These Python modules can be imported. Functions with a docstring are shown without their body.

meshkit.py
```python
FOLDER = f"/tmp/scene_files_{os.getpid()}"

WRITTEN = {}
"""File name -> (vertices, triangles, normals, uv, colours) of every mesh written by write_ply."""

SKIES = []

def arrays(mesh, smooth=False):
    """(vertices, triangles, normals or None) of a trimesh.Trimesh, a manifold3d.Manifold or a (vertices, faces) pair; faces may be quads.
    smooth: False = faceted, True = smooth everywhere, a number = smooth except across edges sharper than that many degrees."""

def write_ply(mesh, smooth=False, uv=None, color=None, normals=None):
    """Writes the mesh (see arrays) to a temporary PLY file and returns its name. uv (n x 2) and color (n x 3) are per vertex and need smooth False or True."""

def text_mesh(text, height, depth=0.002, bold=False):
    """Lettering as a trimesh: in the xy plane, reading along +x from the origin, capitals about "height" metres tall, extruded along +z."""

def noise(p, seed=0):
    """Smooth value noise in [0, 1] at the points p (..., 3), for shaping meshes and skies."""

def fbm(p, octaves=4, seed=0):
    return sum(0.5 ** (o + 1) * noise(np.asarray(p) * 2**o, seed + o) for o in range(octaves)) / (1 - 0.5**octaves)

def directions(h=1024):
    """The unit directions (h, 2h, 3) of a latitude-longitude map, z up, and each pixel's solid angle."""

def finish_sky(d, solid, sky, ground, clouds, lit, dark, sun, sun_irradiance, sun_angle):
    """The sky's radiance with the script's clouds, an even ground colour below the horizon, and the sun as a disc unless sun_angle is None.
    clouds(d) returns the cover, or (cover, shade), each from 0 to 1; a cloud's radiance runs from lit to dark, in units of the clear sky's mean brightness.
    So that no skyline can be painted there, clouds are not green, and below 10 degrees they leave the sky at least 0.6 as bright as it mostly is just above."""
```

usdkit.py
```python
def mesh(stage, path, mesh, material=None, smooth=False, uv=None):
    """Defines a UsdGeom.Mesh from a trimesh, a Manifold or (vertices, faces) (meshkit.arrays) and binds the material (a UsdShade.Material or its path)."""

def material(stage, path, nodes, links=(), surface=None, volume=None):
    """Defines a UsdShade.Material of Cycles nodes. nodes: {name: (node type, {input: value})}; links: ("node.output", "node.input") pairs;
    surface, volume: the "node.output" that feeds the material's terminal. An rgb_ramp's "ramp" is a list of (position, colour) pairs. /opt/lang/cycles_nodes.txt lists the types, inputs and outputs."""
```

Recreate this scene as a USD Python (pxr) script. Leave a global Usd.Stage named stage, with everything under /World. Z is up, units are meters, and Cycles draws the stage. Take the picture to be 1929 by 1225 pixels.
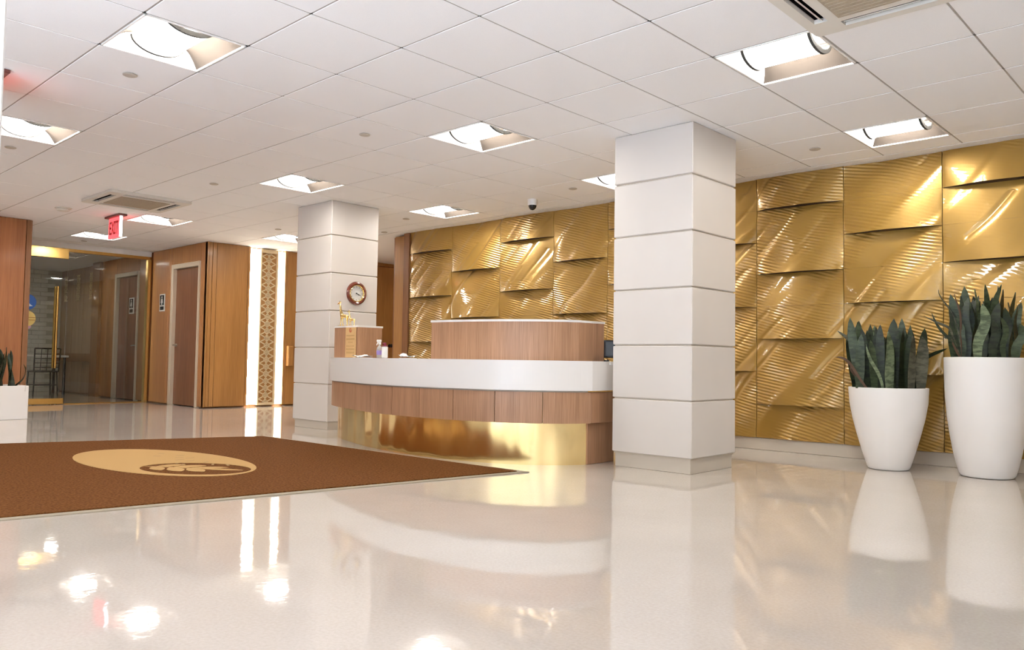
import math, random
import numpy as np, trimesh, usdkit, meshkit
import shapely.geometry as sg
from shapely import affinity
from scipy.interpolate import CubicSpline
from pxr import Usd, UsdGeom, UsdLux, Gf, Sdf, UsdShade

stage = Usd.Stage.CreateInMemory()
UsdGeom.SetStageUpAxis(stage, UsdGeom.Tokens.z)
UsdGeom.SetStageMetersPerUnit(stage, 1.0)
UsdGeom.Xform.Define(stage, '/World')
UsdGeom.Scope.Define(stage, '/World/Looks')
random.seed(7)
rng = np.random.default_rng(7)
PI = math.pi

# ------------------------------------------------------------------ camera, sky, exposure
CAM = np.array([2.81436, -1.49339, 0.76658])
ROT = np.array([[0.728833, 0.684522, 0.015263], [-0.019619, 0.043162, -0.998875], [-0.684411, 0.727714, 0.044888]])          # rows: right, down, forward
FPX = 1501.618
cam = UsdGeom.Camera.Define(stage, '/World/camera')
cam.CreateHorizontalApertureAttr(36.0)
cam.CreateFocalLengthAttr(FPX / 1929 * 36.0)
cam.CreateClippingRangeAttr(Gf.Vec2f(0.05, 500))
m = np.eye(4); m[0, :3] = ROT[0]; m[1, :3] = -ROT[1]; m[2, :3] = -ROT[2]; m[3, :3] = CAM
cam.AddTransformOp().Set(Gf.Matrix4d(*m.ravel().tolist()))
cam.CreateExposureAttr(0.95)

SKY = 0.45            # daylight through the street windows behind the camera
LAMP = 26.0          # radiance of a ceiling lamp's lens
STRIP = 6.0          # radiance of the two light slots
SUN = 12.0           # sun added to brighten the near ceiling, bouncing off the floor behind the camera
dome = UsdLux.DomeLight.Define(stage, '/World/sky')
dome.CreateColorAttr(Gf.Vec3f(0.93, 0.97, 1.0)); dome.CreateIntensityAttr(SKY)
sun = UsdLux.DistantLight.Define(stage, '/World/sun')
sun.CreateColorAttr(Gf.Vec3f(.64, .75, 1.0)); sun.CreateIntensityAttr(SUN); sun.CreateAngleAttr(.53); sun.CreateNormalizeAttr(True)
sun.AddRotateXYZOp().Set(Gf.Vec3f(57, 0, 8))

# ------------------------------------------------------------------ helpers
H = 2.464
used = {}
GROUPS = {'ceiling_lamp': 'recessed ceiling lamps', 'sprinkler_cover': 'sprinkler covers in the ceiling', 'restroom_sign': 'restroom signs', 'column': 'white clad columns', 'plant_pot': 'white planters by the gold wall', 'snake_plant': 'potted snake plants', 'exit_sign': 'hanging exit signs', 'air_unit': 'ceiling air units'}
def numbered(path):
    n = used.get(path, 0); used[path] = n + 1
    return path if n == 0 else f'{path}_{n:03d}'
def keys(p, label=None, cat=None, group=None, kind=None):
    for k, v in (('label', label), ('category', cat), ('group', group), ('kind', kind)):
        if v: p.SetCustomDataByKey(k, v)
    return p
def thing(name, label, cat, loc=(0, 0, 0), rotz=0, group=None, kind=None):
    x = UsdGeom.Xform.Define(stage, numbered('/World/' + name))
    x.AddTranslateOp().Set(Gf.Vec3d(*map(float, loc))); x.AddRotateZOp().Set(float(rotz))
    return keys(x.GetPrim(), label, cat, group or GROUPS.get(name), kind)
def part(parent, name, mesh, mat, label=None, kind=None, smooth=30):
    path = numbered(f'{parent.GetPath()}/{name}')
    usdkit.mesh(stage, path, mesh, mat, smooth=smooth)
    return keys(stage.GetPrimAtPath(path), label, None, None, kind)
def solo(name, mesh, mat, label, cat, group=None, kind=None, smooth=30):
    path = numbered('/World/' + name)
    usdkit.mesh(stage, path, mesh, mat, smooth=smooth)
    return keys(stage.GetPrimAtPath(path), label, cat, group, kind)
def dup(root, label, loc, rotz=0, group=None):
    name = root.GetName().rstrip('0123456789').rstrip('_')
    r = thing(name, label, root.GetCustomDataByKey('category'), loc, rotz, group or root.GetCustomDataByKey('group'))
    r.GetReferences().AddInternalReference(root.GetPath()); r.SetInstanceable(True)
    return r
def bx(x0, x1, y0, y1, z0, z1):
    b = trimesh.creation.box([abs(x1 - x0), abs(y1 - y0), abs(z1 - z0)]); b.apply_translation([(x0 + x1) / 2, (y0 + y1) / 2, (z0 + z1) / 2]); return b
def cb(x0, x1, y0, y1, z0, z1, c=0.004):
    x0, x1 = min(x0, x1), max(x0, x1); y0, y1 = min(y0, y1), max(y0, y1); z0, z1 = min(z0, z1), max(z0, z1)
    c = min(c, (x1 - x0) * .45, (y1 - y0) * .45, (z1 - z0) * .45); pts = []
    for x, sx in ((x0, 1), (x1, -1)):
        for y, sy in ((y0, 1), (y1, -1)):
            for z, sz in ((z0, 1), (z1, -1)):
                pts += [(x, y + sy * c, z + sz * c), (x + sx * c, y, z + sz * c), (x + sx * c, y + sy * c, z)]
    return trimesh.convex.convex_hull(np.array(pts))
def cat(*ms): return trimesh.util.concatenate(list(ms))
def lathe(prof, n=48):
    return trimesh.creation.revolve(np.array(prof, float), sections=n)
def tube(pts, r, n=10):
    pts = np.array(pts, float); r = np.broadcast_to(r, len(pts)); t = np.gradient(pts, axis=0); t /= np.linalg.norm(t, axis=1)[:, None]
    up = np.array([0, 0, 1.0]) if abs(t[0, 2]) < .9 else np.array([1.0, 0, 0])
    V = []
    for p, d, q in zip(pts, t, r):
        a = np.cross(d, up); a /= np.linalg.norm(a); b = np.cross(a, d); up = b
        th = np.arange(n) * 2 * PI / n
        V.append(p + q * (np.cos(th)[:, None] * a + np.sin(th)[:, None] * b))
    V = np.vstack(V); F = []
    for i in range(len(pts) - 1):
        for j in range(n):
            a, b = i * n + j, i * n + (j + 1) % n
            F += [[a, b, b + n], [a, b + n, a + n]]
    c0, c1 = len(V), len(V) + 1; V = np.vstack([V, pts[0], pts[-1]]); k = (len(pts) - 1) * n
    for j in range(n): F += [[c0, (j + 1) % n, j], [c1, k + j, k + (j + 1) % n]]
    return trimesh.Trimesh(V, F, process=False)
def extrude(poly, z0, z1):
    geoms = getattr(poly, 'geoms', [poly])
    ms = [trimesh.creation.extrude_polygon(g, z1 - z0, engine='earcut') for g in geoms]
    r = cat(*ms); r.apply_translation([0, 0, z0]); return r
def mv(mesh, loc=(0, 0, 0), rx=0, ry=0, rz=0):
    M = trimesh.transformations.euler_matrix(math.radians(rx), math.radians(ry), math.radians(rz)); M[:3, 3] = loc
    mesh = mesh.copy(); mesh.apply_transform(M); return mesh
def cyl(r, z0, z1, n=32):
    c = trimesh.creation.cylinder(r, abs(z1 - z0), sections=n); c.apply_translation([0, 0, (z0 + z1) / 2]); return c
def in_frame(p):
    c = ROT @ (np.asarray(p, float) - CAM)
    if c[2] < .2: return False
    u = c[:2] / c[2] * FPX; return abs(u[0]) < 1010 and abs(u[1]) < 660

# ------------------------------------------------------------------ materials
def mat(name, nodes, links, surface='p.BSDF'):
    return usdkit.material(stage, '/World/Looks/' + name, nodes, links, surface=surface)
def plain(name, col, rough=.5, **kw):
    return mat(name, {'p': ('principled_bsdf', {'base_color': col, 'roughness': rough, **kw})}, [])
def grainy(name, c0, c1, scale, rough=.5, bump=0.0, stretch=(1, 1, 1), lo=.3, hi=.7, detail=4, dist=.002, **kw):
    n = {'g': ('geometry', {}), 'm': ('mapping', {'scale': stretch}), 'n': ('noise_texture', {'scale': scale, 'detail': detail}),
         'r': ('rgb_ramp', {'ramp': [(lo, c0), (hi, c1)]}), 'p': ('principled_bsdf', {'roughness': rough, **kw})}
    l = [('g.position', 'm.vector'), ('m.vector', 'n.vector'), ('n.fac', 'r.fac'), ('r.color', 'p.base_color')]
    if bump:
        n['b'] = ('bump', {'strength': bump, 'distance': dist}); l += [('n.fac', 'b.height'), ('b.normal', 'p.normal')]
    return mat(name, n, l)
def veneer(name, c0, c1, c2, fine=240, rough=.35, coat=.15, broad=7):
    return mat(name, {'g': ('geometry', {}), 'm': ('mapping', {'scale': (1, 1, .018)}), 'm2': ('mapping', {'scale': (1, 1, .05)}),
        'n': ('noise_texture', {'scale': fine, 'detail': 3, 'roughness': .6}), 'n2': ('noise_texture', {'scale': broad, 'detail': 4}),
        'r': ('rgb_ramp', {'ramp': [(.28, c0), (.5, c1), (.72, c2)]}), 'r2': ('rgb_ramp', {'ramp': [(.3, (.86, .84, .82)), (.7, (1.08, 1.08, 1.08))]}),
        'x': ('mix_color', {'blend_type': 'multiply', 'fac': 1.0, 'use_clamp': False}),
        'p': ('principled_bsdf', {'roughness': rough, 'coat_weight': coat, 'coat_roughness': .12})},
        [('g.position', 'm.vector'), ('g.position', 'm2.vector'), ('m.vector', 'n.vector'), ('m2.vector', 'n2.vector'), ('n.fac', 'r.fac'), ('n2.fac', 'r2.fac'),
         ('r.color', 'x.a'), ('r2.color', 'x.b'), ('x.result', 'p.base_color')])
def glow(name, col, s):
    return mat(name, {'e': ('emission', {'color': col, 'strength': s})}, [], 'e.emission')

FLOOR = mat('polished_floor', {'g': ('geometry', {}), 'n': ('noise_texture', {'scale': 90, 'detail': 4}), 'n1': ('noise_texture', {'scale': 1.3, 'detail': 3}), 'nb': ('noise_texture', {'scale': 9.0, 'detail': 3, 'roughness': .6}),
    'r': ('rgb_ramp', {'ramp': [(.3, (.555, .495, .435)), (.7, (.61, .55, .495))]}), 'r1': ('rgb_ramp', {'ramp': [(.3, (.95, .94, .93)), (.7, (1.03, 1.03, 1.03))]}),
    'x': ('mix_color', {'blend_type': 'multiply', 'fac': 1.0, 'use_clamp': False}), 'b': ('bump', {'strength': .10, 'distance': .004}),
    'p': ('principled_bsdf', {'roughness': .04, 'ior': 1.5, 'specular_ior_level': .95})},
    [('g.position', 'n.vector'), ('g.position', 'n1.vector'), ('g.position', 'nb.vector'), ('n.fac', 'r.fac'), ('n1.fac', 'r1.fac'), ('r.color', 'x.a'), ('r1.color', 'x.b'), ('x.result', 'p.base_color'), ('nb.fac', 'b.height'), ('b.normal', 'p.normal')])
TILE = grainy('ceiling_tile', (.88, .88, .89), (.91, .91, .92), 260, .9, .12)
GRID = plain('ceiling_grid', (.40, .37, .34), .6)
GYPSUM = plain('gypsum', (.82, .81, .80), .85)
GOLD = mat('gold_lacquer', {'g': ('geometry', {}), 'n': ('noise_texture', {'scale': 2.2, 'detail': 3}), 'r': ('rgb_ramp', {'ramp': [(.3, (.345, .198, .036)), (.7, (.415, .245, .05))]}),
    'p': ('principled_bsdf', {'metallic': .42, 'roughness': .36, 'coat_weight': .9, 'coat_roughness': .035, 'coat_ior': 1.5})},
    [('g.position', 'n.vector'), ('n.fac', 'r.fac'), ('r.color', 'p.base_color')])
CLAD = grainy('column_cladding', (.63, .585, .54), (.65, .605, .56), 3, .45, 0, (1, 1, .4))
GROOVE = plain('groove', (.52, .46, .38), .7)
LIPSHADE = plain('lip_shade', (.05, .025, .01), .8)  # painted shade for the undersides of the gold panel lips
PLINTH = plain('column_plinth', (.56, .50, .42), .35)
WALLWOOD = veneer('wall_veneer', (.335, .157, .046), (.41, .20, .06), (.475, .245, .078), 150, .38, .2)
RESTWOOD = veneer('restroom_veneer', (.37, .16, .05), (.45, .20, .066), (.52, .25, .088), 150, .38, .2)
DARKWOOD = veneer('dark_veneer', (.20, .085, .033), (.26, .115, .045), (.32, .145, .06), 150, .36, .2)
PIERWOOD = veneer('pier_veneer', (.29, .105, .036), (.36, .138, .048), (.42, .17, .06), 150, .38, .2)
DESKWOOD = veneer('desk_veneer', (.33, .17, .09), (.42, .228, .125), (.49, .285, .165), 190, .4, .1, 14)
BRASS = mat('polished_brass', {'g': ('geometry', {}), 'm': ('mapping', {'scale': (1, 1, .3)}), 'n': ('noise_texture', {'scale': 5.5, 'detail': .5}), 'b': ('bump', {'strength': .9, 'distance': .03}),
    'p': ('principled_bsdf', {'base_color': (.93, .72, .35), 'metallic': 1.0, 'roughness': .15})}, [('g.position', 'm.vector'), ('m.vector', 'n.vector'), ('n.fac', 'b.height'), ('b.normal', 'p.normal')])
BRASS2 = plain('brass', (.80, .52, .17), .22, metallic=1.0)
SOLIDWHITE = plain('white_solid_surface', (.80, .775, .745), .3)
POT = plain('white_pot', (.86, .83, .80), .42)
SOIL = grainy('soil', (.05, .035, .025), (.11, .08, .055), 60, .95)
def leafmat(name, d, l):
    return mat(name, {'g': ('geometry', {}), 'm': ('mapping', {'scale': (.35, .35, 1)}), 'n': ('noise_texture', {'scale': 42, 'detail': 3, 'distortion': .6}),
        'r': ('rgb_ramp', {'ramp': [(.36, d), (.62, l)]}), 'p': ('principled_bsdf', {'roughness': .45})},
        [('g.position', 'm.vector'), ('m.vector', 'n.vector'), ('n.fac', 'r.fac'), ('r.color', 'p.base_color')])
LEAVES = [leafmat('leaf_dark', (.008, .014, .006), (.026, .040, .016)), leafmat('leaf_mid', (.018, .030, .012), (.055, .080, .035)), leafmat('leaf_pale', (.06, .085, .042), (.19, .24, .13)), leafmat('leaf_olive', (.035, .036, .020), (.11, .105, .065))]
LEAFRED = plain('leaf_dry', (.10, .055, .03), .5)
CARPET = grainy('carpet_pile', (.085, .030, .008), (.185, .075, .023), 75, .95, .5, (1, 1, 1), .3, .7, 6, .004, specular_ior_level=.05)
LOGO = grainy('carpet_logo', (.44, .275, .115), (.50, .32, .14), 200, .95, .4, dist=.003, specular_ior_level=.05)
EDGE = plain('rubber_edge', (.33, .28, .205), .7)
DOORWOOD = veneer('door_veneer', (.18, .066, .026), (.23, .088, .036), (.28, .11, .047), 170, .3, .3)
DFRAME = plain('door_frame', (.62, .52, .39), .4)
STEEL = plain('brushed_steel', (.72, .70, .66), .25, metallic=1.0)
BLACK = plain('black_plastic', (.012, .012, .013), .25)
SIGNW = plain('sign_face', (.70, .68, .63), .4)
CREAM = plain('tracery', (.72, .58, .36), .5)
TRACEBACK = plain('tracery_back', (.42, .22, .075), .5)
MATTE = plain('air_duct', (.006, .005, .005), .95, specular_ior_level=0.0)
ACW = plain('air_unit', (.72, .69, .63), .5)
ACG = plain('air_grille', (.42, .35, .26), .6)
DISKM = plain('sprinkler_cover', (.52, .47, .41), .6)
FIXW = plain('fixture_white', (.86, .84, .81), .4)
LENS = glow('lamp_lens', (1.0, .955, .89), LAMP)
SLOT = glow('slot_light', (1.0, .88, .70), STRIP)
REFL = plain('lamp_reflector', (.115, .095, .080), .7, specular_ior_level=.1)
RINGM = plain('lamp_ring', (.06, .058, .055), .6, specular_ior_level=.1)
REDGLOW = mat('exit_red', {'e': ('emission', {'color': (1.0, .10, .11), 'strength': .9}), 'd': ('diffuse_bsdf', {'color': (.7, .05, .06)}), 'a': ('add_closure', {})}, [('e.emission', 'a.closure1'), ('d.BSDF', 'a.closure2')], 'a.closure')
EDGEGLOW = glow('exit_edge', (.92, .95, 1.0), 1.6)
EXITTXT = plain('exit_letters', (.55, .03, .04), .4)
PANE = mat('glass_pane', {'f': ('fresnel', {'IOR': 1.45}), 't': ('transparent_bsdf', {'color': (.93, .95, .93)}), 'g': ('glossy_bsdf', {'color': (1, 1, 1), 'roughness': .0}), 'm': ('mix_closure', {})},
    [('f.fac', 'm.fac'), ('t.BSDF', 'm.closure1'), ('g.BSDF', 'm.closure2')], 'm.closure')
WHITEP = plain('white_paint', (.82, .81, .79), .5)
BRICK = plain('white_brick', (.70, .70, .64), .6)
MORTAR = plain('mortar', (.50, .49, .44), .9)
CREAMPAPER = plain('paper', (.85, .84, .82), .7)
MAHOG = plain('mahogany', (.16, .03, .015), .15, coat_weight=1.0)
POLGOLD = plain('gilded', (.95, .72, .30), .12, metallic=1.0)
PAVE = grainy('pavement', (.30, .30, .31), (.36, .36, .37), 12, .9)
INK = plain('ink', (.50, .31, .12), .6)
REDINK = plain('emblem_ink', (.55, .16, .07), .6)
PLAQUE = plain('plaque', (.66, .43, .19), .4)

# ------------------------------------------------------------------ setting: floor, ceiling
X0, X1, YB = -8.5, 4.6, -5.2
solo('floor', bx(-15.6, X1 + .3, YB - .1, 8.3, -.1, 0), FLOOR, 'polished beige terrazzo floor reflecting the lobby', 'floor', kind='structure')
xb = [-15.2, -10.8, -10.2, -9.6, -9.02, -8.30, -7.58, -6.95, -6.28, -5.60, -4.94, -4.31, -3.694, -3.057, -2.426, -1.796, -1.191, -.576, .032, .628, 1.198, 1.779, 2.36, 2.95, 3.55, 4.15, 4.6]
ya = [-5.2, -4.75, -4.15, -3.55, -2.95, -2.35, -1.75, -1.15, -.52, .069, .628, 1.197, 1.795, 2.415, 3.024, 3.645, 4.289, 4.886, 5.17]
def cell(x, y): return (min(range(len(xb)), key=lambda i: abs(xb[i] - x)), min(range(len(ya)), key=lambda i: abs(ya[i] - y)))
lamps = [  # lower corner of the lamp's cell (x, y), label
 (-1.796, .069, 'large recessed square lamp nearest the upper left corner of the ceiling'),
 (-4.31, .069, 'recessed square lamp at the left picture edge, above the wooden pier'),
 (.628, 2.415, 'large recessed square lamp beside the near air unit at the upper right'),
 (-1.796, 2.415, 'recessed square lamp mid-ceiling, just left of the near white column'),
 (-4.31, 2.415, 'recessed square lamp in front of the far white column with the clock'),
 (-7.58, 2.415, 'recessed square lamp right of the hanging red exit sign, beyond the far air unit'),
 (-9.60, 2.415, 'recessed square lamp partly hidden behind the hanging red exit sign'),
 (.628, 4.289, 'recessed square lamp nearest the gold wall on the right, above the potted plants'),
 (-1.796, 4.289, 'recessed square lamp half hidden behind the near white column'),
 (-4.31, 4.289, 'recessed square lamp above the reception desk near the left end of the gold wall'),
 (-7.58, 4.289, 'recessed square lamp half hidden behind the far white column, by the light slots'),
 (.628, -2.35, 'recessed square lamp over the camera, seen only as a glint in the gold wall'),
 (-1.796, -2.35, 'recessed square lamp behind the camera on the left, by the street windows'),
 (-4.31, -2.35, 'recessed square lamp far left near the street windows'),
  (-7.58, .069, 'added unseen lamp left of the picture edge, brightening the far floor'),  # added out of view to raise the far floor
 (-6.95, -2.35, 'added unseen lamp far left near the entrance, brightening the far floor'),  # also an extra lamp for the far floor, out of view
 (.628, -4.15, 'added unseen lamp well behind the camera, brightening the near floor and ceiling'),  # extra lamp put in so the near floor bounces light upwards
 (3.55, -2.35, 'added unseen lamp right of and behind the camera, brightening the near floor'),  # extra unseen lamp for the same floor bounce
 (3.55, 2.415, 'added unseen lamp beyond the right picture edge, brightening the near floor'),  # extra unseen lamp, added to lift the floor brightness
]
lampcells = {cell(a, b) for a, b, _ in lamps}
ceil = thing('ceiling', 'white suspended ceiling of square tiles in a thin grid', 'ceiling', kind='structure')
rest, ntile = [], 0
for i in range(len(xb) - 1):
    if xb[i] < -10.3: continue
    for j in range(len(ya) - 1):
        if (i, j) in lampcells: continue
        t = cb(xb[i] + .005, xb[i + 1] - .005, ya[j] + .005, ya[j + 1] - .005, H, H + .03, .002)
        ctr = ((xb[i] + xb[i + 1]) / 2, (ya[j] + ya[j + 1]) / 2, H)
        if in_frame(ctr) and ntile < 290: part(ceil, 'tile', t, TILE, smooth=False); ntile += 1
        else: rest.append(t)
part(ceil, 'outer_tiles', cat(*rest), TILE, 'tiles beyond the edges of the view', 'stuff', smooth=False)
gr = [bx(x - .012, x + .012, ya[0], ya[-1], H + .003, H + .03) for x in xb if x > -10.3] + [bx(-10.2, X1, y - .012, y + .012, H + .003, H + .03) for y in ya]
part(ceil, 'grid', cat(*gr), GRID)
part(ceil, 'border', cat(bx(-10.2, X1, 5.176, 5.42, H - .001, H + .02), bx(-15.6, -10.2, YB, 5.4, H - .001, H + .02), bx(-15.6, X1, 5.42, 8.3, H - .001, H + .02)), GYPSUM, 'plain plaster border')
part(ceil, 'slab', bx(-15.6, X1, YB, 8.3, H + .16, H + .2), GYPSUM)

# recessed lamps
def make_lamp(loc, label, w, d):
    t = thing('ceiling_lamp', label, 'ceiling light', loc)
    a, b, h = w / 2 - .006, d / 2 - .006, .115
    f = .012
    part(t, 'frame', cat(cb(-a, a, -b, -b + f, -.004, .012, .002), cb(-a, a, b - f, b, -.004, .012, .002), cb(-a, -a + f, -b, b, -.004, .012, .002), cb(a - f, a, -b, b, -.004, .012, .002)), FIXW)
    part(t, 'housing', cat(bx(-a, a, -b, b, h, h + .01), bx(-a, a, -b, -b + .004, .004, h), bx(-a, a, b - .004, b, .004, h)), FIXW)
    for s in (-1, 1):     # curved side reflector, then sloping end plate
        ys = np.linspace(0, 1, 9); yy = s * (b - f - ys * (b - f - .135)); zz = .006 + .085 * np.sin(ys * PI / 2)
        V = np.array([[x, y, z] for x in (-a + f, a - f) for y, z in zip(yy, zz)] + [[x, y, z + .004] for x in (-a + f, a - f) for y, z in zip(yy, zz)]); n = 9
        F = [[i, i + 1, n + i + 1, n + i] for i in range(n - 1)] + [[2 * n + i, 3 * n + i, 3 * n + i + 1, 2 * n + i + 1] for i in range(n - 1)]
        part(t, 'reflector', (V, F if s > 0 else [q[::-1] for q in F]), REFL, smooth=50)
        e = np.array([[s * (a - f), -b + f, .004], [s * (a - f), b - f, .004], [s * (a - f - .07), b - f, .10], [s * (a - f - .07), -b + f, .10]]); e2 = e + [s * .004, 0, .002]
        V = np.vstack([e, e2]); part(t, 'end_plate', trimesh.convex.convex_hull(V), FIXW)
    th = np.linspace(0, PI, 17); L = a - f - .085
    prof = np.c_[.14 * np.cos(th), .075 - .068 * np.sin(th)]
    V = np.array([[x, y, z] for x in (-L, L) for y, z in prof]); n = 17
    F = [[i, n + i, n + i + 1, i + 1] for i in range(n - 1)]
    part(t, 'lens', (V, F), LENS, smooth=True)
    for s in (-1, 1):
        ring = sg.Polygon(np.c_[.148 * np.cos(th), -.078 * np.sin(th)]).difference(sg.Polygon(np.c_[.128 * np.cos(th), -.052 * np.sin(th)]))
        c = extrude(ring, -.008, .008); c.apply_transform(trimesh.transformations.euler_matrix(PI / 2, 0, PI / 2)); c.apply_translation([s * (L + .008), 0, .075])
        part(t, 'end_ring', c, RINGM)
    return t
for a, b, label in lamps:
    i, j = cell(a, b)
    make_lamp(((xb[i] + xb[i + 1]) / 2, (ya[j] + ya[j + 1]) / 2, H), label, xb[i + 1] - xb[i], ya[j + 1] - ya[j])
for x, y, lab in ((-7.1, 7.0, 'recessed square lamp in the passage behind the desk, hidden by the gold wall'), (-12.0, 3.1, 'recessed square lamp in the corridor behind the glass, nearer one'), (-13.6, 2.7, 'recessed square lamp at the far end of the corridor behind the glass')):
    make_lamp((x, y, H - .012), lab, .62, .6)

# ------------------------------------------------------------------ gold relief wall
YG = 5.34
gold = thing('wall_far', 'gold lacquered feature wall of overlapping rippled relief panels', 'wall', kind='structure')
part(gold, 'backing', bx(-5.56, X1 + .1, YG + .05, YG + .15, 0, H), DARKWOOD)
gx = [-5.484, -4.648, -3.802, -2.964, -2.211, -1.38, -.53, .253, 1.017, 1.80, 2.58, 3.36, 4.14, 4.6]
zl = [H - .002] + [H - .293 * k for k in range(1, 8)] + [.11]
def relief(x, z):
    th = math.radians(49); s = -x * math.sin(th) + z * math.cos(th); p = np.stack([x, z, 0 * x], -1)
    w = s + .10 * (meshkit.noise(p * 1.3, 3) - .5) + .05 * (meshkit.noise(p * 3.1, 5) - .5)
    q = w / .30; fr = q - np.floor(q); amp = .25 + 1.0 * meshkit.noise(np.stack([np.floor(q) * 1.7, x * .9, z * .9], -1), 11)
    ridge = np.where(fr < .78, fr / .78, (1 - fr) / .22); ridge = ridge * ridge * (3 - 2 * ridge)
    r2 = w / .135 + .3; f2 = r2 - np.floor(r2); ridge2 = np.exp(-((f2 - .5) / .12) ** 2) * (meshkit.noise(np.stack([np.floor(r2) * 2.3, x * 1.4, z * 1.1], -1), 17) > .58)
    rip = np.sin(2 * PI * ((z + .27 * x) / .028 + .9 * meshkit.noise(p * 3.0, 21) + 1.6 * meshkit.noise(p * 1.7, 23)))
    msk = np.clip((meshkit.noise(np.stack([s * 4.2, (x + z) * .9, 0 * x], -1), 31) * .7 + .3 * meshkit.noise(p * 2.2, 33) - .40) * 6, 0.03, 1)
    return .0115 * amp * ridge - .0075 * ridge2 + .0020 * msk * rip
NU, NV = 60, 80
for c in range(len(gx) - 1):
    a, b = gx[c] + .0025, gx[c + 1] - .0025
    par = c % 2
    fine = gx[c] < 2
    nu, nv = (NU, NV) if fine else (20, 24)
    u = np.linspace(0, 1, nu + 1)
    for r in range(8):
        lip = .0012; z1, z0 = zl[r] - .0004, zl[r + 1] + .0004
        v = np.linspace(0, 1, nv + 1); UU, VV = np.meshgrid(u, v, indexing='ij')
        x = a + UU * (b - a); z = z1 + VV * (z0 - z1)
        # lips: rows pair up; boundary k is a lip when k parity matches the column
        tt = (.5 * VV) if (r % 2) == (1 - par) else (.5 + .5 * VV)
        bump = np.sin(PI * np.clip(UU, 0, 1)) ** .75
        dep = .022 + bump * (-.024 + .092 * tt ** 1.1) * (1.05 if r < 4 else .8) + relief(x, z)
        P = np.stack([x, YG - dep, z], -1).reshape(-1, 3)
        idx = np.arange((nu + 1) * (nv + 1)).reshape(nu + 1, nv + 1)
        F = np.concatenate([np.stack([idx[:-1, :-1], idx[:-1, 1:], idx[1:, 1:]], -1).reshape(-1, 3), np.stack([idx[:-1, :-1], idx[1:, 1:], idx[1:, :-1]], -1).reshape(-1, 3)])
        rim = np.concatenate([idx[:, 0], idx[-1, 1:], idx[-2::-1, -1], idx[0, -2:0:-1]])
        # separate skirt vertices so that the panel's edge stays crisp
        n0 = len(P); S0 = P[rim]; S1 = S0.copy(); S1[:, 1] = YG + .049
        k = len(rim); nx = (np.arange(k) + 1) % k
        F2 = np.concatenate([np.stack([n0 + np.arange(k), n0 + k + np.arange(k), n0 + k + nx], -1), np.stack([n0 + np.arange(k), n0 + k + nx, n0 + nx], -1)])
        V = np.vstack([P, S0, S1]); FF = np.vstack([F, F2])
        pn = part(gold, 'panel', (V, FF), GOLD, smooth=True)
        if r % 2 == par and r < 7:      # a lip: the shade under it is painted as a dark strip
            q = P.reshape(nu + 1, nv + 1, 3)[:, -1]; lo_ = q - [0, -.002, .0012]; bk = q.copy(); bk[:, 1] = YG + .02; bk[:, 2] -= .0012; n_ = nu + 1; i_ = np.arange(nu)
            part(pn, 'lip_shade', (np.vstack([lo_, bk]), np.stack([i_, n_ + i_, n_ + i_ + 1, i_ + 1], -1)), LIPSHADE, 'dark strip painting the shade under the lip', smooth=True)
solo('baseboard_far', cb(-5.5, X1, YG - .022, YG + .01, 0, .108), PLINTH, 'low taupe baseboard running under the gold panels', 'baseboard', kind='structure')
tr = thing('trim_1', 'dark wood end post at the left end of the gold wall', 'trim', kind='structure')
part(tr, 'post', cb(-5.80, -5.60, YG - .03, YG + .16, 0, H - .03), WALLWOOD)
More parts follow.
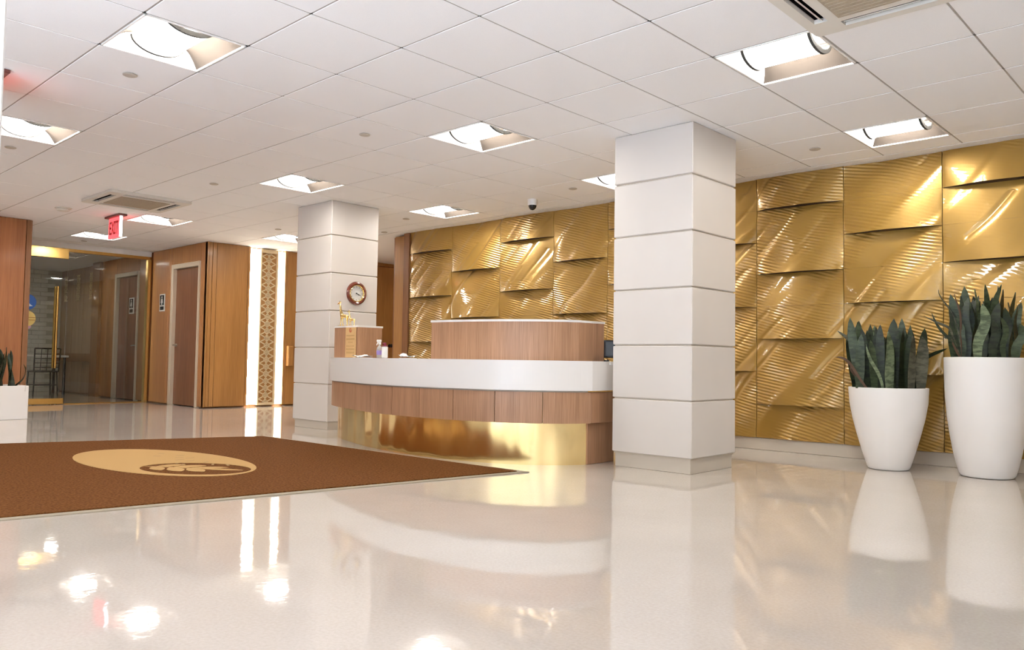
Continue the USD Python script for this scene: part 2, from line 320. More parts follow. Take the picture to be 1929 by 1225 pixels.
part(tr, 'edge_strip', cb(-5.60, -5.487, YG - .045, YG + .16, 0, H - .002), DARKWOOD, 'darker strip beside the gold panels')
part(tr, 'dark_strip', cb(-5.86, -5.80, YG, YG + .16, 0, H - .03), DARKWOOD)  # set-back strip in the dark veneer
solo('wall_passage', bx(-5.85, -5.55, YG + .16, 8.2, 0, H - .001), WALLWOOD, 'wooden side wall of the passage behind the desk', 'wall', kind='structure')
solo('wall_passage_end', bx(-8.5, -5.85, 8.0, 8.2, 0, H - .001), WALLWOOD, 'wooden end wall of the passage behind the desk', 'wall', kind='structure')

# ------------------------------------------------------------------ left wall with light slots
wl = thing('wall_left', 'orange wood veneer wall with two tall light slots', 'wall', kind='structure')
part(wl, 'backing', bx(-8.78, -8.56, 4.16, 8.2, 0, H - .001), DARKWOOD)
for y0, y1 in ((4.105, 4.60), (5.29, 6.35), (7.46, 8.0)):
    part(wl, 'panel', cb(-8.56, -8.50, y0, y1, .02, H - .004, .003), WALLWOOD)
for y0, y1 in ((3.95, 3.975), (3.981, 4.03), (4.036, 4.10)):
    part(wl, 'corner_strip', cb(-8.56, -8.49 - .008 * (y0 > 3.98), y0, y1, .02, H - .004, .003), WALLWOOD)
part(wl, 'reveal', cat(bx(-8.56, -8.5, 4.604, 4.636, .02, H - .004), bx(-8.56, -8.5, 5.246, 5.286, .02, H - .004)), WALLWOOD)
for y0, y1, lab in ((4.64, 4.812, 'left light slot'), (5.118, 5.243, 'right light slot')):
    part(wl, 'light_slot', cb(-8.56, -8.515, y0, y1, .03, H - .02, .006), SLOT, lab)
part(wl, 'tracery_frame', cat(cb(-8.56, -8.495, 4.816, 4.838, .02, H - .01), cb(-8.56, -8.495, 5.094, 5.115, .02, H - .01), cb(-8.56, -8.495, 4.838, 5.094, H - .07, H - .01), cb(-8.56, -8.495, 4.838, 5.094, .02, .06)), CREAM, 'cream frame of the pierced screen')
part(wl, 'tracery_back', bx(-8.56, -8.53, 4.838, 5.094, .06, H - .07), TRACEBACK)
bars = []
def bar(p, q, w=.016):
    p, q = np.array(p), np.array(q); d = q - p; L = np.linalg.norm(d); a = math.atan2(d[1], d[0])
    b = bx(-.0, L, -w / 2, w / 2, 0, .014); b.apply_transform(trimesh.transformations.rotation_matrix(a, [0, 0, 1])); b.apply_translation([p[0], p[1], 0]); return b
cw, ch = .256, .107
nz = int((H - .13) / ch); ch = (H - .13) / nz
for k in range(nz):
    z = k * ch; m0 = cw / 2
    bars += [bar((0.012, z + .5 * ch), (m0, z)), bar((cw - .012, z + .5 * ch), (m0, z)), bar((0.012, z + .5 * ch), (m0, z + ch)), bar((cw - .012, z + .5 * ch), (m0, z + ch)),
             bar((m0 - .045, z), (m0, z + .5 * ch), .012), bar((m0 + .045, z), (m0, z + .5 * ch), .012), bar((m0, z + .5 * ch), (m0 - .045, z + ch), .012), bar((m0, z + .5 * ch), (m0 + .045, z + ch), .012)]
bars.append(bar((cw / 2, 0), (cw / 2, H - .13), .010))
tm = cat(*bars); tm.apply_transform(trimesh.transformations.euler_matrix(PI / 2, 0, PI / 2)); tm.apply_translation([-8.53, 4.838, .06])
part(wl, 'tracery', tm, CREAM, 'pierced cream star tracery')
hb = thing('wall_box', 'small orange wood box on the wall right of the light slots', 'box', (-8.5, 5.33, .63))
part(hb, 'body', cb(0, .07, -.035, .06, 0, .32, .006), WALLWOOD); part(hb, 'front', cb(.07, .078, -.028, .053, .01, .31, .003), WALLWOOD)
d3 = thing('door_3', 'flush wooden door in the passage behind the desk, left of the gold wall', 'door', kind='structure')
part(d3, 'leaf', cb(-8.55, -8.505, 6.36, 7.45, .01, 2.40, .004), WALLWOOD)
part(d3, 'knob', mv(cat(cyl(.03, 0, .012), cyl(.014, .012, .04), trimesh.creation.icosphere(2, .03).apply_translation([0, 0, .06])), (-8.505, 7.36, 1.0), ry=90), BLACK, 'dark round knob')
part(d3, 'head', bx(-8.56, -8.5, 6.35, 7.46, 2.405, H - .004), WALLWOOD)

# ------------------------------------------------------------------ restroom wall with two doors
YR = 3.95
wr = thing('wall_restrooms', 'brown wood veneer wall with two restroom doors', 'wall', kind='structure')
def rp(x0, x1, z0, z1, m=RESTWOOD, n='panel'): part(wr, n, cb(x0 + .003, x1 - .003, YR, YR + .04, z0, z1, .003), m)
D1, D2 = (-9.66, -8.70), (-11.95, -10.93)
part(wr, 'backing', cat(bx(-12.9, -8.56, YR + .2, YR + .3, 0, H - .001), bx(-12.7, D2[0], YR + .04, YR + .2, 0, H - .001), bx(D2[1], D1[0], YR + .04, YR + .2, 0, H - .001), bx(D1[1], -8.56, YR + .04, YR + .2, 0, H - .001), bx(D2[0], D2[1], YR + .04, YR + .2, 2.19, H - .001), bx(D1[0], D1[1], YR + .04, YR + .2, 2.19, H - .001)), DARKWOOD)
for x0, x1, z0, z1 in ((-12.6, D2[0], .02, H - .004), (D2[0], D2[1], 2.19, H - .004), (D2[1], -10.66, .02, H - .004), (-10.66, -10.5, .02, H - .004), (-10.4, -9.78, .02, H - .004), (-9.78, D1[0], .02, H - .004), (D1[0], D1[1], 2.19, H - .004), (D1[1], -8.60, .02, H - .004), (-8.60, -8.5, .02, H - .004)):
    rp(x0, x1, z0, z1)
def door(n, x0, x1, lab, handle_left):
    d = thing(f'door_{n}', lab, 'door', kind='structure')
    w, z = .075, 2.19
    part(d, 'frame', cat(cb(x0, x0 + w, YR - .022, YR + .19, 0, z), cb(x1 - w * .55, x1, YR - .022, YR + .19, 0, z), cb(x0 + w, x1 - w * .55, YR - .022, YR + .19, z - .07, z)), DFRAME, 'beige steel frame')
    part(d, 'leaf', cb(x0 + w + .004, x1 - w * .55 - .004, YR + .035, YR + .08, .012, z - .075, .003), DOORWOOD)
    hx = x0 + w + .06 if handle_left else x1 - w * .55 - .06; s = 1 if handle_left else -1
    lev = cat(mv(cyl(.026, 0, .012), (hx, YR + .035, .93), rx=90), mv(cyl(.011, 0, .05), (hx, YR + .03, .93), rx=90), tube([(hx, YR - .015, .93), (hx + s * .06, YR - .018, .93), (hx + s * .125, YR - .012, .925)], .011))
    part(d, 'handle', lev, STEEL, 'satin steel lever handle')
    return d
door(1, *D1, 'brown restroom door in beige frame, the nearer one on the right of the brass post', True)
door(2, *D2, 'brown restroom door in beige frame seen through the glass partition', False)
def sign(x, z, y, lab):
    s = thing('restroom_sign', lab, 'sign', (x, y, z))
    part(s, 'plate', cb(-.10, .10, -.01, 0, -.14, .14, .004), SIGNW)
    part(s, 'pictogram_field', cb(-.07, .07, -.013, -.009, -.04, .12, .002), BLACK)
    fig = cat(mv(cyl(.018, 0, .003, 20), (0, -.012, .088), rx=90), mv(extrude(sg.Polygon([(-.02, .065), (.02, .065), (.038, -.005), (.014, -.005), (.012, -.034), (-.012, -.034), (-.014, -.005), (-.038, -.005)]), 0, .003), (0, -.012, 0), rx=90))
    part(s, 'pictogram', fig, SIGNW)
    part(s, 'text_field', cb(-.065, .065, -.013, -.009, -.115, -.06, .002), BLACK)
sign(-9.99, 1.61, YR, 'silver restroom sign with black pictogram on the wall between brass post and nearer door')
sign(-11.30, 1.61, YR + .035, 'silver restroom sign with black pictogram fixed to the door behind the glass')

# corridor behind the glass
wc = thing('wall_corridor', 'dim patterned wood wall with a rail in the corridor behind the glass', 'wall', kind='structure')
part(wc, 'backing', bx(-15.6, -12.7, 4.12, 4.3, 0, H - .001), DARKWOOD)
part(wc, 'corner_pier', cb(-12.95, -12.60, 3.90, 4.14, 0, H - .004), DARKWOOD)
PATW = veneer('corridor_veneer', (.36, .23, .15), (.44, .29, .19), (.50, .34, .23), 90, .3, .3)
for x0, x1 in ((-15.2, -14.5), (-14.5, -13.9), (-13.9, -12.96)): part(wc, 'panel', cb(x0 + .004, x1 - .004, 4.08, 4.12, .02, H - .004, .003), PATW)
orn = []
for cx in (-14.9, -14.2, -13.5):
    for k in range(3):
        z = 2.25 - k * .17
        for a, b in (((-.08, 0), (0, .08)), ((0, .08), (.08, 0)), ((.08, 0), (0, -.08)), ((0, -.08), (-.08, 0)), ((-.08, -.08), (.08, .08)), ((-.08, .08), (.08, -.08))):
            orn.append(mv(bar(a, b, .014), (cx, 4.08, z), rx=90))
part(wc, 'ornament', cat(*orn), CREAM, 'faint pale star ornament')
part(wc, 'rail', cb(-15.2, -12.96, 3.98, 4.08, .62, .78, .008), DARKWOOD, 'brown handrail ledge')
we = thing('wall_corridor_end', 'white painted brick wall at the end of the corridor behind the glass', 'wall', kind='structure')
part(we, 'mortar', bx(-15.5, -15.215, 0, 4.3, 0, H - .001), MORTAR)
br = []
for r in range(28):
    for c in range(12):
        y = 1.0 + (c - .5 * (r % 2)) * .27
        if y + .262 < 4.08: br.append(cb(-15.215, -15.203 + .003 * rng.random(), y, y + .262, r * .088 + .004, r * .088 + .084, .003))
for k, b in enumerate(br):
    if k % 1 == 0 and len(br) <= 300: part(we, 'brick', b, BRICK, smooth=False)
if len(br) > 300:
    for b in br[:300]: part(we, 'brick', b, BRICK, smooth=False)
    part(we, 'bricks', cat(*br[300:]), BRICK, kind='stuff', smooth=False)
solo('wall_corridor_side', bx(-15.5, -8.9, -.1, 0, 0, H - .001), WHITEP, 'white side wall of the corridor behind the pier', 'wall', kind='structure')

# pier and outer walls
wp = thing('wall_pier', 'reddish wood veneer pier at the left picture edge', 'wall', kind='structure')
part(wp, 'core', bx(-9.0, -8.62, YB, 1.62, 0, H - .001), DARKWOOD)
for k in range(8):
    y1 = 1.59 - k * .84; part(wp, 'panel', cb(-8.62, -8.55, max(y1 - .834, YB), y1, .02, H - .004, .003), PIERWOOD)
part(wp, 'corner_trim', cb(-9.0, -8.555, 1.596, 1.66, .0, H - .004, .004), DARKWOOD, 'darker corner trim')
solo('wall_right', bx(X1, X1 + .2, YB, YG, 0, H - .001), WHITEP, 'white wall beyond the right picture edge', 'wall', kind='structure')
wrr = thing('wall_rear', 'street front of white piers and tall windows behind the camera', 'wall', kind='structure')
part(wrr, 'sill', bx(X0, X1 + .2, YB - .2, YB, 0, .06), WHITEP); part(wrr, 'head', bx(X0, X1 + .2, YB - .2, YB, 2.25, H), WHITEP)
part(wrr, 'sun_block_wall', bx(X0, -.9, YB - .2, YB, .06, 2.25), WHITEP)  # unseen solid stretch, added to keep sun and sky off the left side
edges = np.linspace(-.8, 4.5, 4)
for k in range(4): part(wrr, 'pier', bx(edges[k] - .16, edges[k] + .16, YB - .2, YB, .06, 2.25), WHITEP)
for k in range(3):
    w = thing(f'window_{k + 1}', ('left', 'middle', 'right')[k] + ' one of the three street windows behind the camera', 'window', kind='structure')
    a, b = edges[k] + .16, edges[k + 1] - .16
    part(w, 'pane', bx(a, b, YB - .12, YB - .112, .06, 2.25), PANE)
    part(w, 'frame', cat(*[bx(x - .025, x + .025, YB - .15, YB - .08, .06, 2.25) for x in (a + .025, (a + b) / 2, b - .025)], bx(a, b, YB - .15, YB - .08, 1.62, 1.68)), BLACK)
solo('pavement', bx(-60, 60, -80, YB - .2, -.25, -.06), PAVE, 'grey pavement outside the street windows', 'pavement', kind='structure')

# ------------------------------------------------------------------ glass partition and glass door
XG = -10.5
g1 = thing('window_4', 'fixed clear glass partition with brass post and thin brass header', 'glass partition', kind='structure')
part(g1, 'pane', bx(XG - .006, XG + .006, 2.72, 3.90, .012, 2.34), PANE)
part(g1, 'header', cb(XG - .03, XG + .03, 2.70, 3.95, 2.335, 2.38, .004), BRASS2, 'thin brass header')
part(g1, 'post', cb(XG - .03, XG + .06, 3.885, 3.945, 0, 2.335, .008), BRASS2, 'polished brass post')
part(g1, 'floor_channel', cb(XG - .02, XG + .02, 2.72, 3.88, 0, .014, .003), BRASS2)
part(g1, 'bulkhead', bx(XG - .03, XG + .03, 1.66, 3.95, 2.38, H - .002), GYPSUM)
g2 = thing('door_4', 'frameless glass door with brass rails, tall brass handle and round stickers', 'glass door', kind='structure')
part(g2, 'pane', bx(XG - .006, XG + .006, 1.70, 2.705, .085, 2.225), PANE)
part(g2, 'top_rail', cb(XG - .028, XG + .028, 1.70, 2.705, 2.22, 2.378, .004), BRASS2, 'brass top rail')
part(g2, 'bottom_rail', cb(XG - .028, XG + .028, 1.70, 2.705, .008, .095, .004), BRASS2, 'brass bottom rail')
for s in (-1, 1):
    hd = part(g2, 'handle', tube([(XG + s * .055, 2.56 + .0 * s, z) for z in np.linspace(.55, 1.79, 14)], .017, 12), BRASS2, 'tall brass pull handle')
    for z in (.72, 1.62): part(hd, 'standoff', tube([(XG + s * .004, 2.56, z), (XG + s * .03, 2.56, z), (XG + s * .055, 2.56, z)], .011), BRASS2)
def disc(r, y, z, m, name, lab, off, clip=None):
    p = sg.Point(0, 0).buffer(r, 32)
    if clip: p = p.intersection(sg.box(*clip))
    part(g2, name, mv(extrude(p, 0, .0012), (XG + .006 + off, y, z), ry=90, rz=0).copy() if False else place_x(extrude(p, 0, .0012), XG + .006 + off, y, z), m, lab)
def place_x(mesh, x, y, z):
    M = np.array([[0, 0, 1, x], [1, 0, 0, y], [0, 1, 0, z], [0, 0, 0, 1.0]]); mesh = mesh.copy(); mesh.apply_transform(M); return mesh
disc(.115, 2.175, 1.53, plain('sticker_blue', (.01, .09, .36), .4), 'sticker', 'round blue sticker', 0)
part(g2, 'sticker_mark', place_x(extrude(sg.Polygon([(-.06, .055), (-.02, .06), (0, .0), (.05, -.045), (.07, -.06), (-.07, -.075), (-.09, -.02)]), 0, .001), XG + .0076, 2.175, 1.53), plain('sticker_pale', (.55, .62, .72), .4), 'pale shape on the blue sticker')
disc(.115, 2.175, 1.285, plain('sticker_yellow', (.68, .50, .16), .4), 'sticker', 'round yellow sticker', 0)
part(g2, 'sticker_mark', place_x(cat(extrude(sg.box(-.11, .012, .11, .02), 0, .001), extrude(sg.box(-.11, -.026, .11, -.018), 0, .001)), XG + .0076, 2.175, 1.285), plain('sticker_brown', (.36, .16, .03), .5), 'brown band on the yellow sticker')
part(g2, 'sticker', place_x(extrude(sg.Point(0, .0).buffer(.075, 24).intersection(sg.box(-1, -1, 1, -.02)), 0, .001), XG + .0068, 2.165, 1.195), plain('sticker_pink', (.58, .33, .42), .4), 'pink sticker edge')

# dining set glimpsed through the glass
tb = thing('side_table', 'white topped table glimpsed through the glass door', 'table', (-14.0, 3.36, 0))
part(tb, 'tabletop', cb(-.35, .35, -.42, .42, .70, .74, .008), WHITEP)
for sx in (-.29, .29):
    for sy in (-.36, .36): part(tb, 'leg', cb(sx - .02, sx + .02, sy - .02, sy + .02, 0, .70, .003), BLACK)
def wire_chair(loc, rz, lab):
    c = thing('wire_chair', lab, 'chair', loc, rz)
    part(c, 'seat', cb(-.2, .2, -.2, .2, .43, .46, .01), BLACK)
    for sx in (-.18, .18):
        for sy in (-.18, .18): part(c, 'leg', tube([(sx, sy, .43), (sx * 1.1, sy * 1.1, 0)], .012, 8), BLACK)
    b = [tube([(-.2, -.2, .44), (-.21, -.25, .86)], .012, 8), tube([(.2, -.2, .44), (.21, -.25, .86)], .012, 8), tube([(-.21, -.25, .86), (.21, -.25, .86)], .012, 8)] + [tube([(-.2, -.2 - .05 * (z - .44) / .42, z), (.2, -.2 - .05 * (z - .44) / .42, z)], .007, 6) for z in (.52, .6, .68, .76)] + [tube([(x, -.2, .45), (x, -.25, .86)], .006, 6) for x in (-.1, 0, .1)]
    part(c, 'backrest', cat(*b), BLACK)
    part(c, 'foot_rail', cat(tube([(-.19, -.19, .2), (.19, -.19, .2)], .008, 6), tube([(-.19, .19, .2), (.19, .19, .2)], .008, 6)), BLACK)
wire_chair((-13.35, 3.25, 0), 90, 'black wire chair in front of the white table behind the glass')

# ------------------------------------------------------------------ columns
def column(x0, x1, y0, y1, seams, base, lab):
    c = thing('column', lab, 'column', ((x0 + x1) / 2, (y0 + y1) / 2, 0))
    a, b = (x1 - x0) / 2, (y1 - y0) / 2
    part(c, 'core', bx(-a + .012, a - .012, -b + .012, b - .012, base - .01, H - .002), GROOVE, 'recessed joint core')
    part(c, 'plinth', cb(-a + .018, a - .018, -b + .018, b - .018, 0, base, .003), PLINTH, 'taupe plinth')
    zz = [base + .002] + seams + [H - .001]
    for k in range(len(zz) - 1):
        part(c, 'cladding_band', cb(-a, a, -b, b, zz[k] + .005 * (k > 0), zz[k + 1] - .005 * (k < len(zz) - 2), .005), CLAD)
column(-.722, -.052, 3.372, 3.998, [.504, .894, 1.301, 1.698, 2.096], .107, 'near white clad column with five thin horizontal joints, right of the desk')
column(-5.10, -4.424, 3.36, 3.98, [.485, .88, 1.276, 1.683, 2.091], .085, 'far white clad column carrying the round clock, left of the desk')

ck = thing('wall_clock', 'round mahogany and gold clock hanging on the far white column', 'clock', (-4.424, 3.693, 1.48))
M = trimesh.transformations.euler_matrix(0, PI / 2, 0)
def onx(mesh): mesh = mesh.copy(); mesh.apply_transform(M); return mesh
part(ck, 'rim', onx(lathe([(.088, 0), (.128, 0), (.130, .012), (.122, .026), (.108, .032), (.095, .024), (.090, .012), (.088, 0)], 56)), MAHOG, 'glossy mahogany rim')
part(ck, 'bezel', onx(lathe([(.083, .006), (.096, .006), (.097, .022), (.091, .030), (.085, .022), (.083, .006)], 56)), POLGOLD, 'gold bezel')
part(ck, 'dial', onx(cyl(.087, .002, .010, 56)), plain('clock_dial', (.66, .66, .66), .35), 'pale silver dial')
tk = []
for k in range(12):
    a = k * PI / 6; q = bx(-.003, .003, .066, .078, .010, .0115); q.apply_transform(trimesh.transformations.rotation_matrix(a, [0, 0, 1])); tk.append(q)
part(ck, 'hour_mark', onx(cat(*tk)), plain('mark_grey', (.12, .12, .12), .5))
def hand(L, w, deg): q = bx(-w, w, -.012, L, .012, .014); q.apply_transform(trimesh.transformations.rotation_matrix(math.radians(deg), [0, 0, 1])); return onx(q)
# dial plane: after the turn, local x points down and local y along the wall
part(ck, 'hour_hand', hand(.040, .003, -30), BLACK); part(ck, 'minute_hand', hand(.058, .002, -22), BLACK); part(ck, 'hub', onx(cyl(.006, .010, .016, 16)), BLACK)

# ------------------------------------------------------------------ reception desk
pts = np.array([(-4.10, 3.50), (-3.90, 3.14), (-3.30, 2.868), (-2.714, 2.708), (-2.111, 2.655), (-1.50, 2.748), (-1.119, 2.944), (-.880, 3.262)])
tpar = np.r_[0, np.cumsum(np.linalg.norm(np.diff(pts, axis=0), axis=1))]
CS = CubicSpline(tpar, pts); TT = tpar[-1]
def curve(t0=0.0, t1=1.0, off=0.0, n=70):
    t = np.linspace(t0, t1, n) * TT; p = CS(t); d = CS(t, 1); d /= np.linalg.norm(d, axis=1)[:, None]
    return p + off * np.c_[d[:, 1], -d[:, 0]]       # off > 0: outwards, towards the lobby
def ribbon(t0, t1, o0, o1, z0, z1, n=70):
    return extrude(sg.Polygon(np.vstack([curve(t0, t1, o1, n), curve(t0, t1, o0, n)[::-1]])).buffer(0), z0, z1)
BACK = 3.60
desk = thing('reception_desk', 'curved reception desk with brass base, wood band and white counter', 'reception desk')
part(desk, 'brass_base', ribbon(0, 1, -.05, 0, 0, .325), BRASS, 'polished brass kick base', smooth=40)
part(desk, 'end_panel', cb(-.925, -.868, 3.262, BACK, 0, .32, .004), DESKWOOD, 'wood end of the base')
nb = 11
for k in range(nb):
    part(desk, 'wood_panel', ribbon(k / nb + .0006, (k + 1) / nb - .0006, -.05, .065, .311, .540, 14), DESKWOOD, smooth=40)
e = curve(1, 1, .065, 2)[0]
part(desk, 'wood_end', cb(e[0] - .06, e[0] - .002, e[1] + .004, BACK, .311, .540, .003), DESKWOOD)
part(desk, 'shadow_gap', ribbon(.005, .995, -.03, .055, .538, .552), GROOVE)
outer = curve(0, 1, .085, 90); inner = curve(0, 1, -.42, 90)
front = sg.Polygon(np.vstack([outer, [[outer[-1][0] - .01, BACK], [outer[-1][0] - .40, BACK]], inner[::-1]])).buffer(0)
if front.geom_type != 'Polygon': front = max(front.geoms, key=lambda g: g.area)
front = front.buffer(-.02).buffer(.02)
front = front.difference(sg.box(-5.2, 3.355, -4.42, 4.1)).difference(sg.box(-.727, 3.3, 0, 4.2))
if front.geom_type != 'Polygon': front = max(front.geoms, key=lambda g: g.area)
part(desk, 'counter', extrude(front, .552, .773), SOLIDWHITE, 'thick white solid surface counter', smooth=40)
lo, ll, ZL = -.12, -.36, 1.068
def screen(poly, grow, lab):
    part(desk, 'ledge_box', extrude(poly, .773, ZL), DESKWOOD, lab, smooth=14)
    part(desk, 'ledge_top', extrude(poly.buffer(grow, join_style=2), ZL, ZL + .017), SOLIDWHITE, 'thin white top', smooth=40)
screen(sg.Polygon(np.vstack([curve(.617, 1, lo, 60), [(-.975, 3.60), (-1.15, 3.60)], curve(.617, .97, ll, 60)[::-1]])).buffer(0), .006, 'tall wood screen at the right')
screen(sg.Polygon([(-4.04, 3.352), (-4.035, 3.22), (-4.01, 3.155), (-3.96, 3.115), (-3.88, 3.092), (-3.75, 3.08), (-3.50, 3.065), (-3.50, 3.352)]), .006, 'wood screen at the left carrying the gold plaque')
# gold plaque on the left screen
pa, pb = np.array([-3.70, 3.074]), np.array([-3.52, 3.0645])
dv = pb - pa; W = np.linalg.norm(dv); ang = math.degrees(math.atan2(dv[1], dv[0]))
pq = thing('plaque', 'narrow gold plaque with emblem and lines of lettering on the left desk screen', 'plaque', (*pa, .776), ang)
part(pq, 'plate', cb(0, W, -.012, -.002, 0, .29, .002), PLAQUE)
part(pq, 'emblem', mv(extrude(sg.Point(0, 0).buffer(.022).difference(sg.Point(.006, .006).buffer(.010)), 0, .002), (W * .5, -.012, .262), rx=90), REDINK, 'small reddish emblem')
for z, w, h, mm in ((.212, .78, .010, INK), (.178, .80, .016, INK), (.146, .45, .009, INK), (.110, .78, .010, INK), (.080, .80, .014, INK), (.046, .74, .020, INK)):
    part(pq, 'lettering_line', cb(W * (.5 - w / 2), W * (.5 + w / 2), -.0135, -.0115, z - h / 2, z + h / 2, .0005), mm)

# giraffe statue: two animals, each one continuous body
def giraffe(s, h):
    J = [((-.05, 0, .125), .022), ((.05, 0, .135), .026), ((.075, 0, .20), .016), ((.09, 0, .27), .011), ((.10, 0, .315), .012), ((.14, 0, .300), .006)]
    import manifold3d as m3
    def sph(p, r): return m3.Manifold.sphere(r * s, 14).translate([c * s for c in p])
    def bone(a, b): return m3.Manifold.batch_hull([sph(*a), sph(*b)])
    out = [bone(J[k], J[k + 1]) for k in range(5)]
    for x, y, dx in ((-.055, .014, -.02), (-.05, -.014, .012), (.05, .014, .015), (.055, -.014, -.012)):
        hip, knee, foot = ((x, y, .12), .012), ((x + dx * .3, y, .065), .006), ((x + dx, y, .006), .0065)
        out += [bone(hip, knee), bone(knee, foot)]
    out += [bone(((.098, .006, .325), .004), ((.094, .010, .342), .003)), bone(((.098, -.006, .325), .004), ((.094, -.010, .342), .003)), bone(((.098, .01, .318), .004), ((.09, .024, .322), .003)), bone(((.098, -.01, .318), .004), ((.09, -.024, .322), .003)), bone(((-.068, 0, .13), .004), ((-.078, 0, .08), .003))]
    mm = m3.Manifold.batch_boolean(out, m3.OpType.Add).refine_to_length(.008 * s).to_mesh()
    t = trimesh.Trimesh(mm.vert_properties[:, :3], mm.tri_verts); trimesh.smoothing.filter_taubin(t, iterations=6); return t
gs = thing('giraffe_statue', 'shiny gold statue of a giraffe and its calf standing on the left desk screen', 'statue', (-3.87, 3.20, 1.085), 12)
part(gs, 'base', cb(-.10, .12, -.035, .035, 0, .010, .004), POLGOLD)
part(gs, 'giraffe', mv(giraffe(.74, 1), (-.04, .0, .009), rz=175), POLGOLD, 'tall gold giraffe', smooth=60)
part(gs, 'calf', mv(giraffe(.46, 1), (.065, 0, .009), rz=180), POLGOLD, 'small gold calf', smooth=60)

# bottles, papers, monitor on the counter
CT = .7735
b1 = thing('spray_bottle', 'clear spray bottle with purple label on the counter beside the left desk screen', 'bottle', (-3.19, 3.09, CT))
part(b1, 'bottle', lathe([(0, 0), (.026, 0), (.028, .006), (.028, .085), (.020, .105), (.010, .115), (.010, .128), (0, .128)], 28), plain('clear_plastic', (.86, .86, .86), .1, transmission_weight=.7))
part(b1, 'label', lathe([(.0285, .03), (.0288, .03), (.0288, .07), (.0285, .07)], 28), plain('purple_label', (.28, .20, .50), .5), 'purple label')
part(b1, 'sprayer', cat(cyl(.013, .126, .15, 20), cb(-.012, .012, -.03, .016, .15, .17, .004), tube([(0, -.018, .152), (0, -.03, .13), (0, -.034, .118)], .004, 8)), WHITEP, 'white sprayer head')
b2 = thing('sanitizer_bottle', 'white rectangular bottle with dark red cap on the counter', 'bottle', (-3.085, 3.07, CT))
part(b2, 'bottle', cat(cb(-.028, .028, -.02, .02, 0, .108, .008)), WHITEP)
part(b2, 'cap', cat(cb(-.026, .026, -.018, .018, .108, .118, .004), cyl(.013, .118, .132, 20), cb(-.03, .013, -.009, .009, .130, .142, .003)), plain('cap_red', (.25, .02, .05), .35), 'dark red cap')
def sheet(name, lab, loc, rz, w, d, seed, amp):
    n = 9; g = np.linspace(-.5, .5, n); gx_, gy_ = np.meshgrid(g, g, indexing='ij'); z = amp * meshkit.noise(np.stack([gx_ * 3, gy_ * 3, 0 * gx_ + seed], -1), seed) * (1 - .5 * (np.abs(gx_) < .2)) + .002
    top = np.stack([gx_ * w, gy_ * d, z + .0012], -1).reshape(-1, 3); bot = top - [0, 0, .0012]; V = np.vstack([top, bot]); idx = np.arange(n * n).reshape(n, n); F = []
    for i in range(n - 1):
        for j in range(n - 1):
            a, b, c, e_ = idx[i, j], idx[i + 1, j], idx[i + 1, j + 1], idx[i, j + 1]; F += [[a, b, c, e_], [a + n * n, e_ + n * n, c + n * n, b + n * n]]
    rim = list(idx[:, 0]) + list(idx[-1, 1:]) + list(idx[-2::-1, -1]) + list(idx[0, -2:0:-1])
    for i in range(len(rim)): a, b = rim[i], rim[(i + 1) % len(rim)]; F.append([a, a + n * n, b + n * n, b])
    t = thing(name, lab, 'paper', loc, rz); part(t, 'sheet', (V, F), CREAMPAPER, smooth=60); part(t, 'lower_sheet', cb(-w * .48, w * .46, -d * .46, d * .5, 0, .003, .0005), CREAMPAPER)
sheet('plastic_folder', 'translucent folder of papers lying in front of the left desk screen', (-3.27, 2.955, CT), -20, .24, .13, 3, .035)
sheet('crumpled_paper', 'crumpled white paper on the counter left of the tall screen', (-2.42, 2.80, CT), 30, .13, .10, 8, .055)
mo = thing('monitor', 'black screen standing between the tall desk screen and the near column', 'monitor', (-1.17, 3.84, CT), 35)
part(mo, 'housing', cb(-.14, .14, -.015, .02, .03, .175, .006), BLACK); part(mo, 'screen', cb(-.128, .128, -.018, -.014, .042, .165, .002), plain('screen_dark', (.02, .022, .026), .12)); part(mo, 'stand', cat(cb(-.06, .06, -.05, .06, 0, .012, .004), cb(-.015, .015, .0, .015, .01, .06, .003)), BLACK)
part(desk, 'return_top', cb(-1.45, -.80, 3.45, 3.95, .745, .773, .004), SOLIDWHITE)
part(desk, 'return_leg', cat(cb(-1.42, -1.38, 3.88, 3.93, 0, .745, .003), cb(-.86, -.82, 3.88, 3.93, 0, .745, .003)), DESKWOOD)

# ------------------------------------------------------------------ floor mat with oval emblem
A, B = np.array([-4.20, 2.52]), np.array([-.87, 2.62])
C_ = B + 3.9 * np.array([math.cos(math.radians(260.3)), math.sin(math.radians(260.3))]); D_ = A + 3.7 * np.array([math.cos(math.radians(250.5)), math.sin(math.radians(250.5))])
quad = sg.Polygon([A, B, C_, D_])
fm = thing('floor_mat', 'large brown entrance mat with a beige oval emblem', 'mat')
part(fm, 'edging', extrude(quad, 0, .006), EDGE, 'grey brown rubber edging')
part(fm, 'pile', extrude(quad.buffer(-.055, join_style=2), .001, .012), CARPET)
def ell(cx, cy, a, b, th): return affinity.translate(affinity.rotate(affinity.scale(sg.Point(0, 0).buffer(1, 48), a, b), math.degrees(th), origin=(0, 0)), cx, cy)
oo = ell(-2.92, .975, .945, .46, 3.216)
ii = ell(-2.404, .982, .395, .263, 3.58)
part(fm, 'oval', extrude(oo.difference(ii), .011, .0145), LOGO, 'beige oval of the emblem')
ax = np.array([math.cos(math.radians(32)), math.sin(math.radians(32))]); ay = np.array([-ax[1], ax[0]]); c0 = np.array([-2.43, .975])
